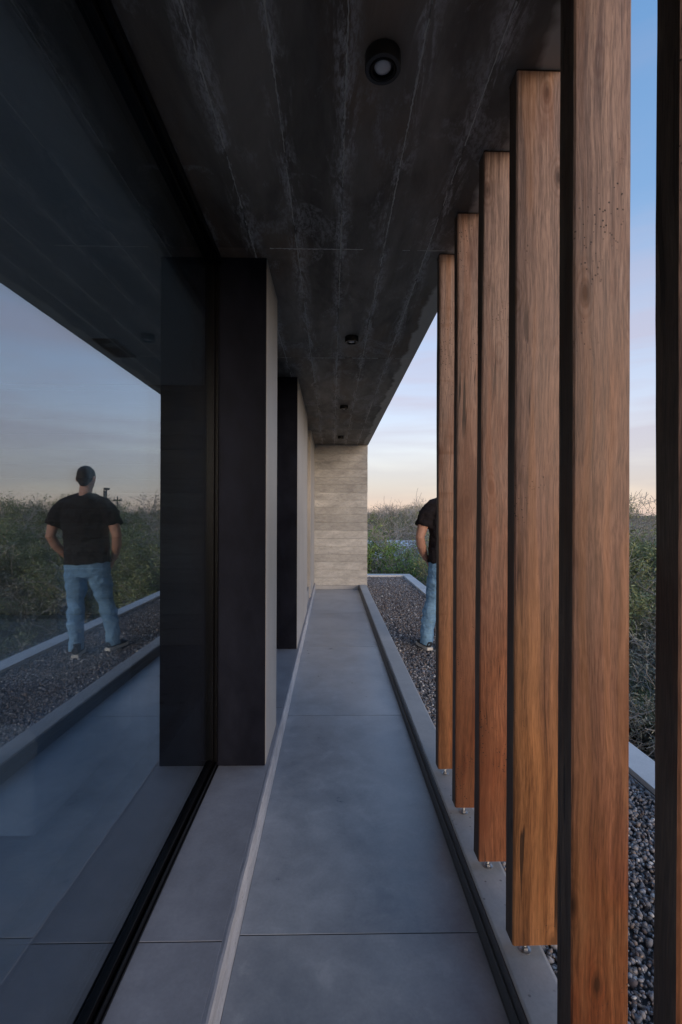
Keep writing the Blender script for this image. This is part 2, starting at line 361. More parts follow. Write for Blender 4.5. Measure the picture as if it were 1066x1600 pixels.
# walkway of polished concrete panels
M['grout'] = simple('dark_joint_filler', (.03, .03, .032), .9)
wk = box('walkway', (-.3025, YB, -.118), (.4935, 9.03, -.003), M['grout'], None, 0); tag(wk, 'blue grey polished concrete walkway running to the end wall', kind='structure')
ys = [YB, -.143, 1.612, 3.367, 5.12, 6.87, 8.62, 9.029]
for a, b_ in zip(ys, ys[1:]): box('floor_panel', (-.3028, a + .0022, -.0028), (.4935, b_ - .0022, 0), M['floor'], wk, .0009, 1)
# raised threshold strip along the glass
th = box('threshold_step', (-.90, YB, -.118), (-.3265, 9.03, .117), M['grout'], None, 0); tag(th, 'raised grey violet concrete strip along the glass', kind='structure')
ys = [YB, -.30, 1.454, 3.21, 4.97, 6.72, 9.029]
for a, b_ in zip(ys, ys[1:]): box('slab_panel', (-.899, a + .002, .1172), (-.3262, b_ - .002, .12), M['slab'], th, .0009, 1)
def rough_edge():   # the cast edge strip that shows pale between threshold and walkway
    bm = bmesh.new(); n = 260; rs = random.Random(4)
    rows = []
    for k in range(n):
        y = YB + (9.028 - YB) * k / (n - 1); w = rs.uniform(-.0022, .0022)
        prof = [(-.326, .1195), (-.3155 + w, .1205), (-.3085 + w * .6, .117), (-.3062, .100 + w), (-.3058, .055), (-.3045, .052), (-.3038, .0), (-.304, -.1), (-.326, -.1)]
        rows.append([bm.verts.new((x, y, z)) for x, z in prof])
    for A, B in zip(rows, rows[1:]):
        for i in range(len(A) - 1): bm.faces.new((A[i], A[i + 1], B[i + 1], B[i]))
    for f in bm.faces: f.material_index = 1 if f.calc_center_median().z > .1185 else 0
    return from_bm('step_edge', bm, [M['edge'], M['slab']], th)
rough_edge()
# kerb carrying the timber fins
kb = empty('kerb', (.57, 0, 0)); kb['kind'] = 'structure'; kb['label'] = 'low pale concrete kerb between walkway and gravel'
def kerb():
    bm = bmesh.new(); n = 120; rs = random.Random(8); rows = []
    for k in range(n):
        y = YB + (10.40 - YB) * k / (n - 1) if False else YB + (9.03 - YB) * k / (n - 1); w = rs.uniform(-.0012, .0012)
        prof = [(.515, -.118), (.515, .050), (.515, .083), (.518 + w, .0888), (.522, .090), (.632 + w, .0905), (.640 + w, .088), (.645, .080), (.645, -.118)]
        rows.append([bm.verts.new((x, y, z)) for x, z in prof])
    for A, B in zip(rows, rows[1:]):
        for i in range(len(A) - 1): bm.faces.new((A[i], B[i], B[i + 1], A[i + 1]))
    bm.faces.new(rows[0]); bm.faces.new(rows[-1][::-1])
    bmesh.ops.recalc_face_normals(bm, faces=bm.faces)
    from_bm('kerb_body', bm, M['kerb'], kb)
    bm = bmesh.new(); rows = []          # dark metal channel along the walkway side
    prof = [(.4945, -.02), (.4945, .004), (.4955, .006), (.4985, .040), (.4995, .0435), (.503, .046), (.5055, .0445), (.506, .041), (.5065, .045), (.509, .079), (.5105, .0815), (.5145, .082), (.5145, -.02)]
    for y in (YB, 9.028): rows.append([bm.verts.new((x, y, z)) for x, z in prof])
    for i in range(len(prof) - 1): bm.faces.new((rows[0][i], rows[1][i], rows[1][i + 1], rows[0][i + 1]))
    bmesh.ops.recalc_face_normals(bm, faces=bm.faces)
    from_bm('metal_channel', bm, simple('channel_metal', (.075, .078, .085), .40, .2, .5, .25, 30), kb)
kerb()

# ceiling slab with its board marks
ce = box('ceiling', (-5.3, YB, 2.716), (.676, 9.28, 3.05), M['ceil'], None, .004); tag(ce, 'dark board marked concrete soffit over the walkway', kind='structure')
bx = [-.605, -.389, -.1755, .038, .2515, .465, .6745]; by = [YB, -1.0, .68, 2.38, 4.03, 5.76, 7.38, 9.028]
rs = random.Random(11)
for i in range(len(bx) - 1):
    st = 0
    for j in range(len(by) - 1):
        z = CZ + rs.uniform(-.0010, .0012); g = .0005
        y0, y1 = by[j] + rs.uniform(0, .0) + g, by[j + 1] - g
        o = box('ceiling_board', (bx[i] + g, y0, z), (bx[i + 1] - g, y1, 2.7155), M['ceil'], ce, .0016, 1)
def fins_of_mortar():   # ragged ridges squeezed out along the board joints
    bm = bmesh.new(); rs = random.Random(5)
    def ridge(p0, p1):
        p0 = Vector(p0); p1 = Vector(p1); n = int((p1 - p0).length / .012); d = (p1 - p0).normalized(); s = Vector((-d.y, d.x, 0)); on = 0; last = None
        for k in range(n):
            on = on - 1 if on > 0 else (rs.randint(3, 40) if rs.random() < .09 else 0)
            if on > 0:
                c = p0 + (p1 - p0) * (k / n) + s * rs.uniform(-.002, .002); w = rs.uniform(.001, .0052); h = rs.uniform(.0005, .0045)
                cur = [bm.verts.new(c - s * w + Vector((0, 0, .002))), bm.verts.new(c + Vector((0, 0, -h))), bm.verts.new(c + s * w + Vector((0, 0, .002)))]
                if last: bm.faces.new((last[0], last[1], cur[1], cur[0])); bm.faces.new((last[1], last[2], cur[2], cur[1]))
                last = cur
            else: last = None
    for x in bx[1:-1]:
        for r in range(2): ridge((x, YB, CZ), (x, 9.0, CZ))
    for y in by[1:-1]: ridge((-.6, y, CZ), (.67, y, CZ))
    o = from_bm('mortar_ridges', bm, simple('lime_mortar', (.50, .49, .47), .8), ce); o['kind'] = 'stuff'
fins_of_mortar()

# end wall of board marked concrete
ew = empty('end_wall', (.15, 9.03, 0), 'beige board marked concrete wall closing the far end of the walkway', 'wall')
box('wall_core', (-.80, 9.045, -.118), (.655, 9.28, 2.716), M['wallboard'], ew, .003)
rs = random.Random(21); z = .075; k = 0
hs = []
while z < 2.69:
    h = .146 + rs.uniform(-.012, .012); h = min(h, 2.704 - z)
    if 2.704 - (z + h) < .05: h = 2.704 - z
    hs.append((z, h)); z += h
for z, h in hs:
    bm = bmesh.new(); lo = (-.345, 9.030 + rs.uniform(-.004, .004), z + .0010); hi = (.662 + rs.uniform(-.002, .002), 9.0445, z + h - .0010)
    addbox(bm, lo, hi); bev(bm, .002, 1); from_bm('wall_board', bm, M['wallboard'], ew)
box('wall_foot', (-.345, 9.018, .001), (.662, 9.0445, .074), M['kerb'], ew, .004)

# side wall: second pillar, recess, last pier
def pier(x, y0, y1, label, panel=True, x0=XG - .012, group=None, cat='pillar', z0=.1205):
    e = empty('pillar', ((x0 + x) / 2, y0, .12), label, cat, group)
    box('pillar_body', (x0, y0 + .012, z0), (x, y1, 2.7055), M['side'], e, .003)
    if panel: box('front_cladding', (x0, y0, z0), (x - .002, y0 + .0115, 2.704), M['black_paint'], e, .003)
    return e
pier(-.336, 2.465, 2.95, 'black fronted pillar standing against the end of the large glass pane')
pier(-.330, 4.60, 6.45, 'second black fronted pillar, farther along, with a long pale side', x0=-.80)
pier(-.328, 7.42, 9.029, 'pale pier between the narrow recess and the end wall', False, -.80, cat='pier')
# narrow fixed window in the recess
nw = empty('narrow_window', (-.40, 6.93, .12), 'tall narrow window recessed between two pale wall piers', 'window')
box('frame', (-.44, 6.452, .1205), (-.40, 6.50, 2.704), M['alu'], nw, .002); box('frame', (-.44, 7.37, .1205), (-.40, 7.418, 2.704), M['alu'], nw, .002)
box('sill', (-.46, 6.502, .1205), (-.345, 7.368, .30), M['side'], nw, .004); box('pane', (-.426, 6.502, .302), (-.414, 7.368, 2.70), simple('dark_tinted_pane', (.10, .09, .085), .25), nw, 0)
box('back_lining', (-.80, 6.46, .1205), (-.50, 7.41, 2.70), M['side'], nw, 0)

# ---------------------------------------------------------------- glazing
def glazing(y0, y1, label, name='glass_wall', jamb0=True):
    e = empty(name, (XG, (y0 + y1) / 2, .12), label, 'glazing')
    # bottom track: three stepped rails
    bm = bmesh.new()
    addbox(bm, (-.640, y0, .1205), (-.572, y1, .128)); addbox(bm, (-.583, y0, .1285), (-.577, y1, .150)); addbox(bm, (-.640, y0, .1285), (-.592, y1, .165)); bev(bm, .0015, 1)
    from_bm('bottom_track', bm, M['alu'], e)
    bm = bmesh.new(); addbox(bm, (-.660, y0, 2.650), (-.590, y1, 2.7045)); addbox(bm, (-.589, y0, 2.672), (-.566, y1, 2.7045)); bev(bm, .002, 1)
    from_bm('head_track', bm, M['alu'], e)
    for ya, yb in (([(y0, y0 + .035)] if jamb0 else []) + [(y1 - .035, y1)]):
        bm = bmesh.new(); addbox(bm, (-.640, ya, .166), (-.592, yb, 2.649)); addbox(bm, (-.5915, ya + .018, .1505), (-.575, yb, 2.671)); bev(bm, .0015, 1)
        from_bm('jamb', bm, M['alu'], e)
    for k, (xa, xb, mo, rot) in enumerate(((-.611, XG, G1, 0), (-.637, -.631, G2, .0012))):
        bm = bmesh.new(); addbox(bm, (xa, y0 + .03, .155), (xb, y1 - .03, 2.655))
        for f in bm.faces: f.material_index = 0 if f.normal.x > .5 else 1
        bm.normal_update()
        for f in bm.faces: f.material_index = 0 if f.normal.x > .5 else 1
        o = from_bm('glass_pane', bm, [mo, G3], e)
        if rot: o.rotation_euler = (0, -.0006, rot)
    return e
glazing(YB + .01, 2.464, 'large reflective glass wall pane left of the walkway, nearest the camera')
glazing(2.952, 4.598, 'smaller glass pane set back between the two black fronted pillars')

# ---------------------------------------------------------------- interior behind the glass
rf = box('interior_floor', (-5.0, YB, -.118), (-.902, 4.75, .1195), M['intfloor'], None, 0); tag(rf, 'dark room floor seen through the glass', kind='structure')
tag(box('interior_back_wall', (-5.3, YB, .0), (-5.01, 4.75, 2.714), M['plaster'], None, 0), 'plain wall deep inside the room', 'wall')
iw = empty('interior_wall', (-2.8, 4.76, .12), 'brown board marked concrete wall inside the room behind the glass', 'wall')
box('wall_core', (-5.0, 4.782, .0), (-.82, 4.95, 2.714), M['inner'], iw, 0)
z = .121; rs = random.Random(2)
while z < 2.64:
    h = min(.146 + rs.uniform(-.01, .01), 2.655 - z); box('wall_board', (-5.0, 4.76 + rs.uniform(0, .005), z + .001), (-.823, 4.7815, z + h - .001), M['inner'], iw, .002, 1); z += h
dc = box('dropped_ceiling', (-5.0, YB, 2.660), (-.82, 4.755, 2.7145), M['plaster'], None, .003); tag(dc, 'pale dropped ceiling inside the room', kind='structure')
bh = empty('ceiling_spotlight', (-1.64, 3.69, 2.66), 'square black recessed ceiling spotlight inside the room', 'light')
bm = bmesh.new()
for lo, hi in (((-1.72, 3.50, 2.645), (-1.705, 3.88, 2.6595)), ((-1.575, 3.50, 2.645), (-1.56, 3.88, 2.6595)), ((-1.7045, 3.50, 2.645), (-1.5755, 3.515, 2.6595)), ((-1.7045, 3.865, 2.645), (-1.5755, 3.88, 2.6595))): addbox(bm, lo, hi)
from_bm('trim', bm, M['lamp'], bh); box('housing', (-1.704, 3.516, 2.652), (-1.576, 3.864, 2.6592), M['lamp'], bh, 0)
bm = bmesh.new(); addlathe(bm, (-1.64, 3.62, 2.6515), [(0, -.004), (.035, -.004), (.045, 0)], 20); from_bm('lens', bm, M['lens'], bh)
# low armchair and rug
ac = empty('armchair', (-1.55, 2.2, .12), 'low pale armchair standing on the rug behind the glass', 'armchair')
box('seat', (-2.0, 1.88, .20), (-1.27, 2.62, .40), M['sofa'], ac, .04, 4); box('cushion', (-1.96, 1.90, .40), (-1.29, 2.50, .50), M['sofa'], ac, .045, 4)
bm = bmesh.new(); addbox(bm, (-1.265, 1.86, .17), (-1.13, 2.66, .50)); addcyl(bm, (-1.195, 1.85, .52), (-1.195, 2.66, .52), .085, seg=20); bev(bm, .01, 2); from_bm('armrest', bm, M['sofa'], ac)
bm = bmesh.new(); addbox(bm, (-2.14, 1.86, .17), (-2.005, 2.66, .50)); addcyl(bm, (-2.07, 1.85, .52), (-2.07, 2.66, .52), .085, seg=20); bev(bm, .01, 2); from_bm('armrest', bm, M['sofa'], ac)
box('backrest', (-2.1, 2.665, .17), (-1.15, 2.83, .82), M['sofa'], ac, .05, 4)
for x in (-2.05, -1.2):
    for y in (1.92, 2.75): box('leg', (x - .02, y - .02, .132), (x + .02, y + .02, .169), M['lamp'], ac, .003)
tag(box('rug', (-3.4, 1.45, .1205), (-1.0, 3.2, .131), M['rug'], None, .003), 'grey woven rug under the armchair', 'rug')

# ---------------------------------------------------------------- surface downlights
def downlight(x, y, label):
    e = empty('ceiling_light', (x, y, 2.7055), label, 'ceiling light', 'round black ceiling lights along the walkway')
    bm = bmesh.new(); addlathe(bm, (x, y, CZ - .0015), [(0, 0), (.0505, 0), (.051, -.001), (.051, -.039), (.0495, -.0405), (.039, -.0405), (.038, -.039), (.036, -.030), (.0, -.030)], 40)
    from_bm('housing', bm, M['lamp'], e, False)
    bm = bmesh.new(); addlathe(bm, (x, y, CZ - .0015), [(.0365, -.0375), (.0365, -.040), (.0335, -.0415), (.0295, -.040), (.0285, -.0335), (.0365, -.0335)], 36); from_bm('inner_ring', bm, M['alu'], e, True)
    bm = bmesh.new(); addlathe(bm, (x, y, CZ - .0015), [(.0, -.0385), (.012, -.038), (.0225, -.0345), (.0245, -.031), (.0, -.031)], 28); from_bm('lens', bm, M['lens'], e, True)
for y, lab in ((1.372, 'round black surface mounted light nearest the camera, its pale lens showing'), (3.555, 'round black ceiling light, second from the camera'), (5.81, 'small round black ceiling light, third along the walkway'), (8.07, 'farthest tiny round black ceiling light near the end wall')):
    downlight(.140, y, lab)

# ---------------------------------------------------------------- timber fins
posts = [ # y front, x left, width, depth, yaw(deg), hue, grey, label
 (2.405, .533, .128, .058, 1.0, (.21, .082, .032), .80, 'farthest timber fin, beside the walking man, with faint saw marks'),
 (2.085, .539, .130, .060, -1.0, (.13, .046, .020), .75, 'second farthest timber fin, darkest red brown towards its foot'),
 (1.760, .540, .132, .062, 0.0, (.195, .068, .030), .88, 'third timber fin from the far end, reddish with a pinkish upper length'),
 (1.415, .5365, .1385, .060, .8, (.22, .088, .033), .82, 'timber fin with clustered pinholes and long drying cracks, third from the camera'),
 (1.090, .548, .133, .072, .6, (.195, .075, .030), .88, 'wide timber fin second from the camera, running past top and bottom of the view'),
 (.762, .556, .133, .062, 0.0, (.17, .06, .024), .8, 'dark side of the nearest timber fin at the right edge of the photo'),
 ]
def fin(i, y, x, w, d, yaw, hue, grey, label):
    cx, cy = x + w / 2, y + d / 2
    e = empty('timber_fin', (cx, cy, .09), label, 'timber fin', 'upright timber fins along the kerb')
    rs = random.Random(40 + i); bm = bmesh.new(); z0, z1 = .130, 2.7015; n = 48; lean = (0, -.008, -.039, -.010, 0, 0)[i]; rows = []
    ph = [rs.uniform(0, 6.28) for _ in range(8)]; am = [rs.uniform(.0004, .0014) * (.4 if i in (3, 4) else 1) for _ in range(8)]
    c = .004; prof = [(-w/2+c, -d/2), (w/2-c, -d/2), (w/2, -d/2+c), (w/2, d/2-c), (w/2-c, d/2), (-w/2+c, d/2), (-w/2, d/2-c), (-w/2, -d/2+c)]
    ca, sa = math.cos(R(yaw)), math.sin(R(yaw))
    for k in range(n + 1):
        z = z0 + (z1 - z0) * k / n; row = []
        for j, (px, py) in enumerate(prof):
            wx = am[j] * math.sin(z * (2.1 + .5 * j) + ph[j]) + rs.uniform(-.0003, .0003); wy = am[(j + 3) % 8] * math.sin(z * 2.7 + ph[(j + 5) % 8])
            X, Y = px + wx, py + wy; row.append(bm.verts.new((cx + X * ca - Y * sa, cy + X * sa + Y * ca + lean * k / n, z)))
        rows.append(row)
    for A, B in zip(rows, rows[1:]):
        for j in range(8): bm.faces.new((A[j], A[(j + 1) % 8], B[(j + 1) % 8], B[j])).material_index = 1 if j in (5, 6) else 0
    bm.faces.new(rows[0][::-1]); bm.faces.new(rows[-1])
    bmesh.ops.bevel(bm, geom=[ed for ed in rows[0][0].link_edges] , offset=.0001, affect='EDGES') if False else None
    from_bm('timber', bm, [wood(i, hue, grey), wood(i + 10, (.065, .042, .030), .0)], e)  # second wood: corridor side painted darker, its shade put into the colour
    rx, ry = cx - .020, cy + .002
    bm = bmesh.new(); addcyl(bm, (rx, ry, .0905), (rx, ry, .1295), .0055, seg=14)
    for q in range(9): addcyl(bm, (rx, ry, .095 + q * .0036), (rx, ry, .0968 + q * .0036), .0063, .0058, seg=14)
    from_bm('threaded_rod', bm, M['steel'], e, False)
    bm = bmesh.new(); addlathe(bm, (rx, ry, .0903), [(0, 0), (.018, 0), (.018, .0016), (.012, .0026), (.0, .0026)], 24); from_bm('washer', bm, M['steel'], e)
    bm = bmesh.new(); addcyl(bm, (rx, ry, .0931), (rx, ry, .1015), .0105, seg=6); bev(bm, .0008, 1); from_bm('nut', bm, M['steel'], e)
    box('top_shadow_strip', (cx - w / 2 - .001, cy - d / 2 - .001 + lean, 2.7018), (cx + w / 2 + .001, cy + d / 2 + .001 + lean, 2.7048), M['shadow_strip'], e, 0)  # thin dark strip put in for the shadow line under the ceiling
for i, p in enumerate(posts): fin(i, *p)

# ---------------------------------------------------------------- parapet and gravel
pp = empty('parapet', (1.63, 4, 0), 'low parapet with pale coping around the gravel roof', 'parapet')
box('parapet_wall', (1.556, YB, -3.1), (1.716, 10.66, .060), M['parapetwall'], pp, 0); box('parapet_wall', (-3, 10.415, -3.1), (1.554, 10.66, .060), M['parapetwall'], pp, 0)
ys = [YB, -.3, 1.9, 4.1, 6.3, 8.5]
for a, b_ in zip(ys, ys[1:] + [10.405]): box('coping', (1.548, a + .0015, .0615), (1.722, b_ - .0015, .092), M['parapet'], pp, .003)
box('coping', (-3, 10.408, .0615), (1.722, 10.665, .092), M['parapet'], pp, .003)
box('upstand', (1.5405, YB, .0), (1.5465, 10.39, .058), M['parapet'], pp, 0); box('upstand', (-3, 10.400, .0), (1.54, 10.406, .0912), M['parapet'], pp, 0)

def stones(name, N_, x0, x1, y0, y1, r, low, seed, zb=.046, layers=1.0, parent=None):
    rs = np.random.RandomState(seed)
    if low:
        bv = np.array([(1,0,0),(-1,0,0),(0,1,0),(0,-1,0),(0,0,1),(0,0,-1)], float); bf = np.array([(0,2,4),(2,1,4),(1,3,4),(3,0,4),(2,0,5),(1,2,5),(3,1,5),(0,3,5)])
    else:
        bm = bmesh.new(); bmesh.ops.create_icosphere(bm, subdivisions=1, radius=1); bv = np.array([v.co[:] for v in bm.verts]); bf = np.array([[v.index for v in f.verts] for f in bm.faces]); bm.free()
    P = np.stack([rs.uniform(x0, x1, N_), rs.uniform(y0, y1, N_), zb + rs.rand(N_) * .018 * layers], 1)
    s = r * np.exp(rs.normal(-.05, .32, (N_, 1))) * rs.uniform([.8, .65, .5], [1.3, 1.0, .8], (N_, 3))
    V = bv[None] * (1 + rs.uniform(-.2, .2, (N_, len(bv), 1))) * s[:, None, :]
    q = rs.normal(size=(N_, 4)); q[:, 1:3] *= .5; q /= np.linalg.norm(q, axis=1, keepdims=True); w, x, y, z = q.T
    Rm = np.stack([np.stack([1-2*(y*y+z*z), 2*(x*y-z*w), 2*(x*z+y*w)], -1), np.stack([2*(x*y+z*w), 1-2*(x*x+z*z), 2*(y*z-x*w)], -1), np.stack([2*(x*z-y*w), 2*(y*z+x*w), 1-2*(x*x+y*y)], -1)], 1)
    V = np.einsum('nij,nkj->nki', Rm, V) + P[:, None, :]
    F = (bf[None] + (np.arange(N_) * len(bv))[:, None, None]).reshape(-1, 3); V = V.reshape(-1, 3)
    me = bpy.data.meshes.new(name); me.vertices.add(len(V)); me.vertices.foreach_set('co', V.ravel()); me.loops.add(F.size); me.loops.foreach_set('vertex_index', F.ravel().astype(np.int32))
    me.polygons.add(len(F)); me.polygons.foreach_set('loop_start', np.arange(0, F.size, 3, dtype=np.int32)); me.polygons.foreach_set('loop_total', np.full(len(F), 3, np.int32)); me.update(); me.validate()
    o = link(name, me, M['gravel'], parent); o['kind'] = 'stuff'; return o
gv = stones('gravel', 27000, .652, 1.536, .9, 4.2, .0072, False, 1); gv['label'] = 'loose dark grey and brown gravel covering the roof between kerb and parapet'
stones('far_gravel', 26000, .652, 1.536, 4.2, 10.39, .0092, True, 2, parent=gv)
stones('near_gravel', 4500, .652, 1.536, -1.2, .9, .0095, True, 3, parent=gv)
stones('hidden_gravel', 2500, -.5, .652, 9.31, 10.39, .011, True, 4, parent=gv)

# ---------------------------------------------------------------- person
def loft(bm, pts, rad, ax=None, seg=16):
    """closed tapered tube; rad = (side, front) half sizes; side axis given by ax"""
    pts = [Vector(p) for p in pts]; rings = []
    for i, p in enumerate(pts):
        d = (pts[min(i + 1, len(pts) - 1)] - pts[max(i - 1, 0)]).normalized()
        s = Vector(ax or (1, 0, 0)); s = (s - d * s.dot(d)).normalized(); f = d.cross(s)
        a, b_ = rad[i] if isinstance(rad[i], tuple) else (rad[i], rad[i])
        rings.append([bm.verts.new(p + s * math.cos(k * math.tau / seg) * a + f * math.sin(k * math.tau / seg) * b_) for k in range(seg)])
    for A, B in zip(rings, rings[1:]):
        for k in range(seg): bm.faces.new((A[k], A[(k + 1) % seg], B[(k + 1) % seg], B[k]))
    bm.faces.new(rings[0][::-1]); bm.faces.new(rings[-1])
def ell(bm, c, r, rot=(0, 0, 0)):
    bmesh.ops.create_uvsphere(bm, u_segments=20, v_segments=14, radius=1, matrix=Matrix.Translation(c) @ Euler(rot).to_matrix().to_4x4() @ Matrix.Diagonal((*r, 1)))
def fused(name, bm, mat, parent, vox=.008, it=6, disp=0):
    bmesh.ops.recalc_face_normals(bm, faces=bm.faces)
    o = from_bm(name, bm, mat, parent, True)
    m = o.modifiers.new('remesh', 'REMESH'); m.mode = 'VOXEL'; m.voxel_size = vox; m.use_smooth_shade = True
    s = o.modifiers.new('smooth', 'SMOOTH'); s.iterations = it; s.factor = .6
    if disp:
        tx = bpy.data.textures.new(name + '_folds', 'CLOUDS'); tx.noise_scale = .075; tx.noise_depth = 2
        d = o.modifiers.new('folds', 'DISPLACE'); d.texture = tx; d.strength = disp; d.mid_level = .5
    return o
PX, PY, G = 1.160, 4.71, .066
pe = empty('person', (PX, PY, G), 'man in dark t-shirt and light blue jeans standing on the gravel with his back turned', 'person')
hip, sh = Vector((1.145, 4.70, 1.0)), Vector((1.172, 4.71, 1.5))
FL, FR = Vector((.945, 4.83, G)), Vector((1.185, 4.60, G))
def P3(x, y, z): return Vector((x, y, z))
arms = {-1: [P3(.972, 4.705, 1.485), P3(.925, 4.695, 1.40), P3(.880, 4.680, 1.28), P3(.855, 4.675, 1.185), P3(.875, 4.72, 1.10), P3(.915, 4.785, 1.01), P3(.945, 4.815, .955)],
         1: [P3(1.375, 4.705, 1.485), P3(1.420, 4.695, 1.40), P3(1.462, 4.680, 1.28), P3(1.485, 4.675, 1.185), P3(1.462, 4.72, 1.10), P3(1.415, 4.785, 1.01), P3(1.375, 4.815, .955)]}
ar = [.062, .060, .051, .044, .045, .036, .029]
legs = {-1: [P3(1.055, 4.70, .97), P3(1.040, 4.72, .80), P3(1.000, 4.77, .55), P3(.965, 4.80, .36), P3(.947, 4.815, .16)],
        1: [P3(1.245, 4.70, .97), P3(1.245, 4.69, .80), P3(1.235, 4.665, .55), P3(1.212, 4.615, .36), P3(1.190, 4.585, .16)]}
bm = bmesh.new()
loft(bm, [P3(1.148, 4.70, .90), P3(1.150, 4.70, 1.0), P3(1.155, 4.71, 1.12), P3(1.165, 4.715, 1.30), P3(1.172, 4.71, 1.42), P3(1.173, 4.705, 1.50), P3(1.173, 4.705, 1.545)],
     [(.155, .11), (.17, .115), (.155, .10), (.175, .115), (.19, .115), (.165, .085), (.08, .06)], seg=24)
loft(bm, [P3(1.173, 4.70, 1.50), P3(1.173, 4.712, 1.60), P3(1.170, 4.725, 1.68)], [(.066, .062), (.058, .058), (.058, .06)])
ell(bm, (1.170, 4.728, 1.752), (.076, .097, .105)); ell(bm, (1.170, 4.755, 1.690), (.056, .062, .058)); ell(bm, (1.170, 4.70, 1.775), (.074, .08, .078))
loft(bm, [P3(1.170, 4.822, 1.765), P3(1.170, 4.845, 1.715), P3(1.170, 4.825, 1.705)], [.008, .013, .012])      # nose
ell(bm, (1.170, 4.818, 1.683), (.022, .010, .006)); ell(bm, (1.170, 4.812, 1.672), (.020, .012, .007))            # lips
for s in (-1, 1):
    ell(bm, (1.170 + s * .084, 4.712, 1.735), (.010, .018, .031), (.2, 0, s * .35)); ell(bm, (1.170 + s * .030, 4.806, 1.748), (.014, .012, .009))
    ell(bm, (1.170 + s * .030, 4.810, 1.768), (.024, .012, .006))
    loft(bm, arms[s], ar); loft(bm, legs[s], [.088, .080, .054, .050, .036])
    ell(bm, arms[s][0], (.060, .055, .055))
    h = arms[s][-1]; ix = -s        # palm slides into the front pocket, thumb hooked outside
    loft(bm, [h, h + Vector((ix * .018, .012, -.03)), h + Vector((ix * .040, .02, -.085))], [(.022, .027), (.017, .036), (.014, .038)], ax=(0, 0, 1) if False else (1, 0, 0))
    for q, ln in enumerate((.062, .074, .070, .055)):
        b0 = h + Vector((ix * .040, -.010 + q * .019, -.080)); loft(bm, [b0, b0 + Vector((ix * .012, .004, -ln * .45)), b0 + Vector((ix * .034, .002, -ln * .9))], [.0095, .009, .0075], seg=8)
    b0 = h + Vector((ix * .015, .030, -.020)); loft(bm, [b0, b0 + Vector((ix * .022, .034, -.012)), b0 + Vector((ix * .040, .044, -.040))], [.012, .011, .009], seg=8)
fused('body', bm, M['skin'], pe, .0055, 4)
bm = bmesh.new()
ell(bm, (1.170, 4.716, 1.778), (.080, .099, .087)); ell(bm, (1.170, 4.695, 1.750), (.0765, .077, .078)); ell(bm, (1.170, 4.672, 1.700), (.048, .042, .040))
hr = fused('hair', bm, M['hair'], pe, .006, 3, .006)
bm = bmesh.new()                     # t-shirt with sleeves
loft(bm, [P3(1.147, 4.70, .925), P3(1.149, 4.70, .97), P3(1.153, 4.705, 1.08), P3(1.162, 4.71, 1.22), P3(1.170, 4.71, 1.35), P3(1.173, 4.705, 1.44), P3(1.173, 4.70, 1.50), P3(1.173, 4.702, 1.545), P3(1.173, 4.705, 1.572)],
     [(.212, .170), (.212, .170), (.203, .150), (.214, .148), (.228, .148), (.232, .138), (.200, .112), (.130, .090), (.078, .072)], seg=28)
for s in (-1, 1):
    a = arms[s]; loft(bm, [P3(1.173 + s * .12, 4.705, 1.49), a[0] + Vector((-s * .008, 0, -.012)), a[1], a[1].lerp(a[2], .95)], [(.075, .085), (.076, .082), (.083, .084), (.082, .079)])
    loft(bm, [P3(1.173 + s * .02, 4.703, 1.560), P3(1.173 + s * .10, 4.703, 1.520), a[0] + Vector((0, 0, -.012))], [(.05, .055), (.06, .068), (.070, .075)], ax=(0, 1, 0))
fused('tshirt', bm, M['tee'], pe, .008, 5, .036)
bm = bmesh.new()                     # jeans
loft(bm, [P3(1.148, 4.70, .80), P3(1.148, 4.70, .90), P3(1.149, 4.70, 1.0), P3(1.150, 4.70, 1.045)], [(.165, .125), (.188, .140), (.182, .133), (.170, .123)], seg=24)
for s in (-1, 1):
    l = legs[s]; loft(bm, [l[0], l[1], l[1].lerp(l[2], .5), l[2], l[3], l[3].lerp(l[4], .6), l[4] + Vector((0, 0, -.045))], [(.100, .118), (.104, .115), (.090, .098), (.074, .080), (.070, .080), (.064, .074), (.062, .074)])
    ell(bm, (l[0].x, 4.645, .885), (.085, .080, .09))
fused('jeans', bm, M['jeans'], pe, .008, 4, .032)
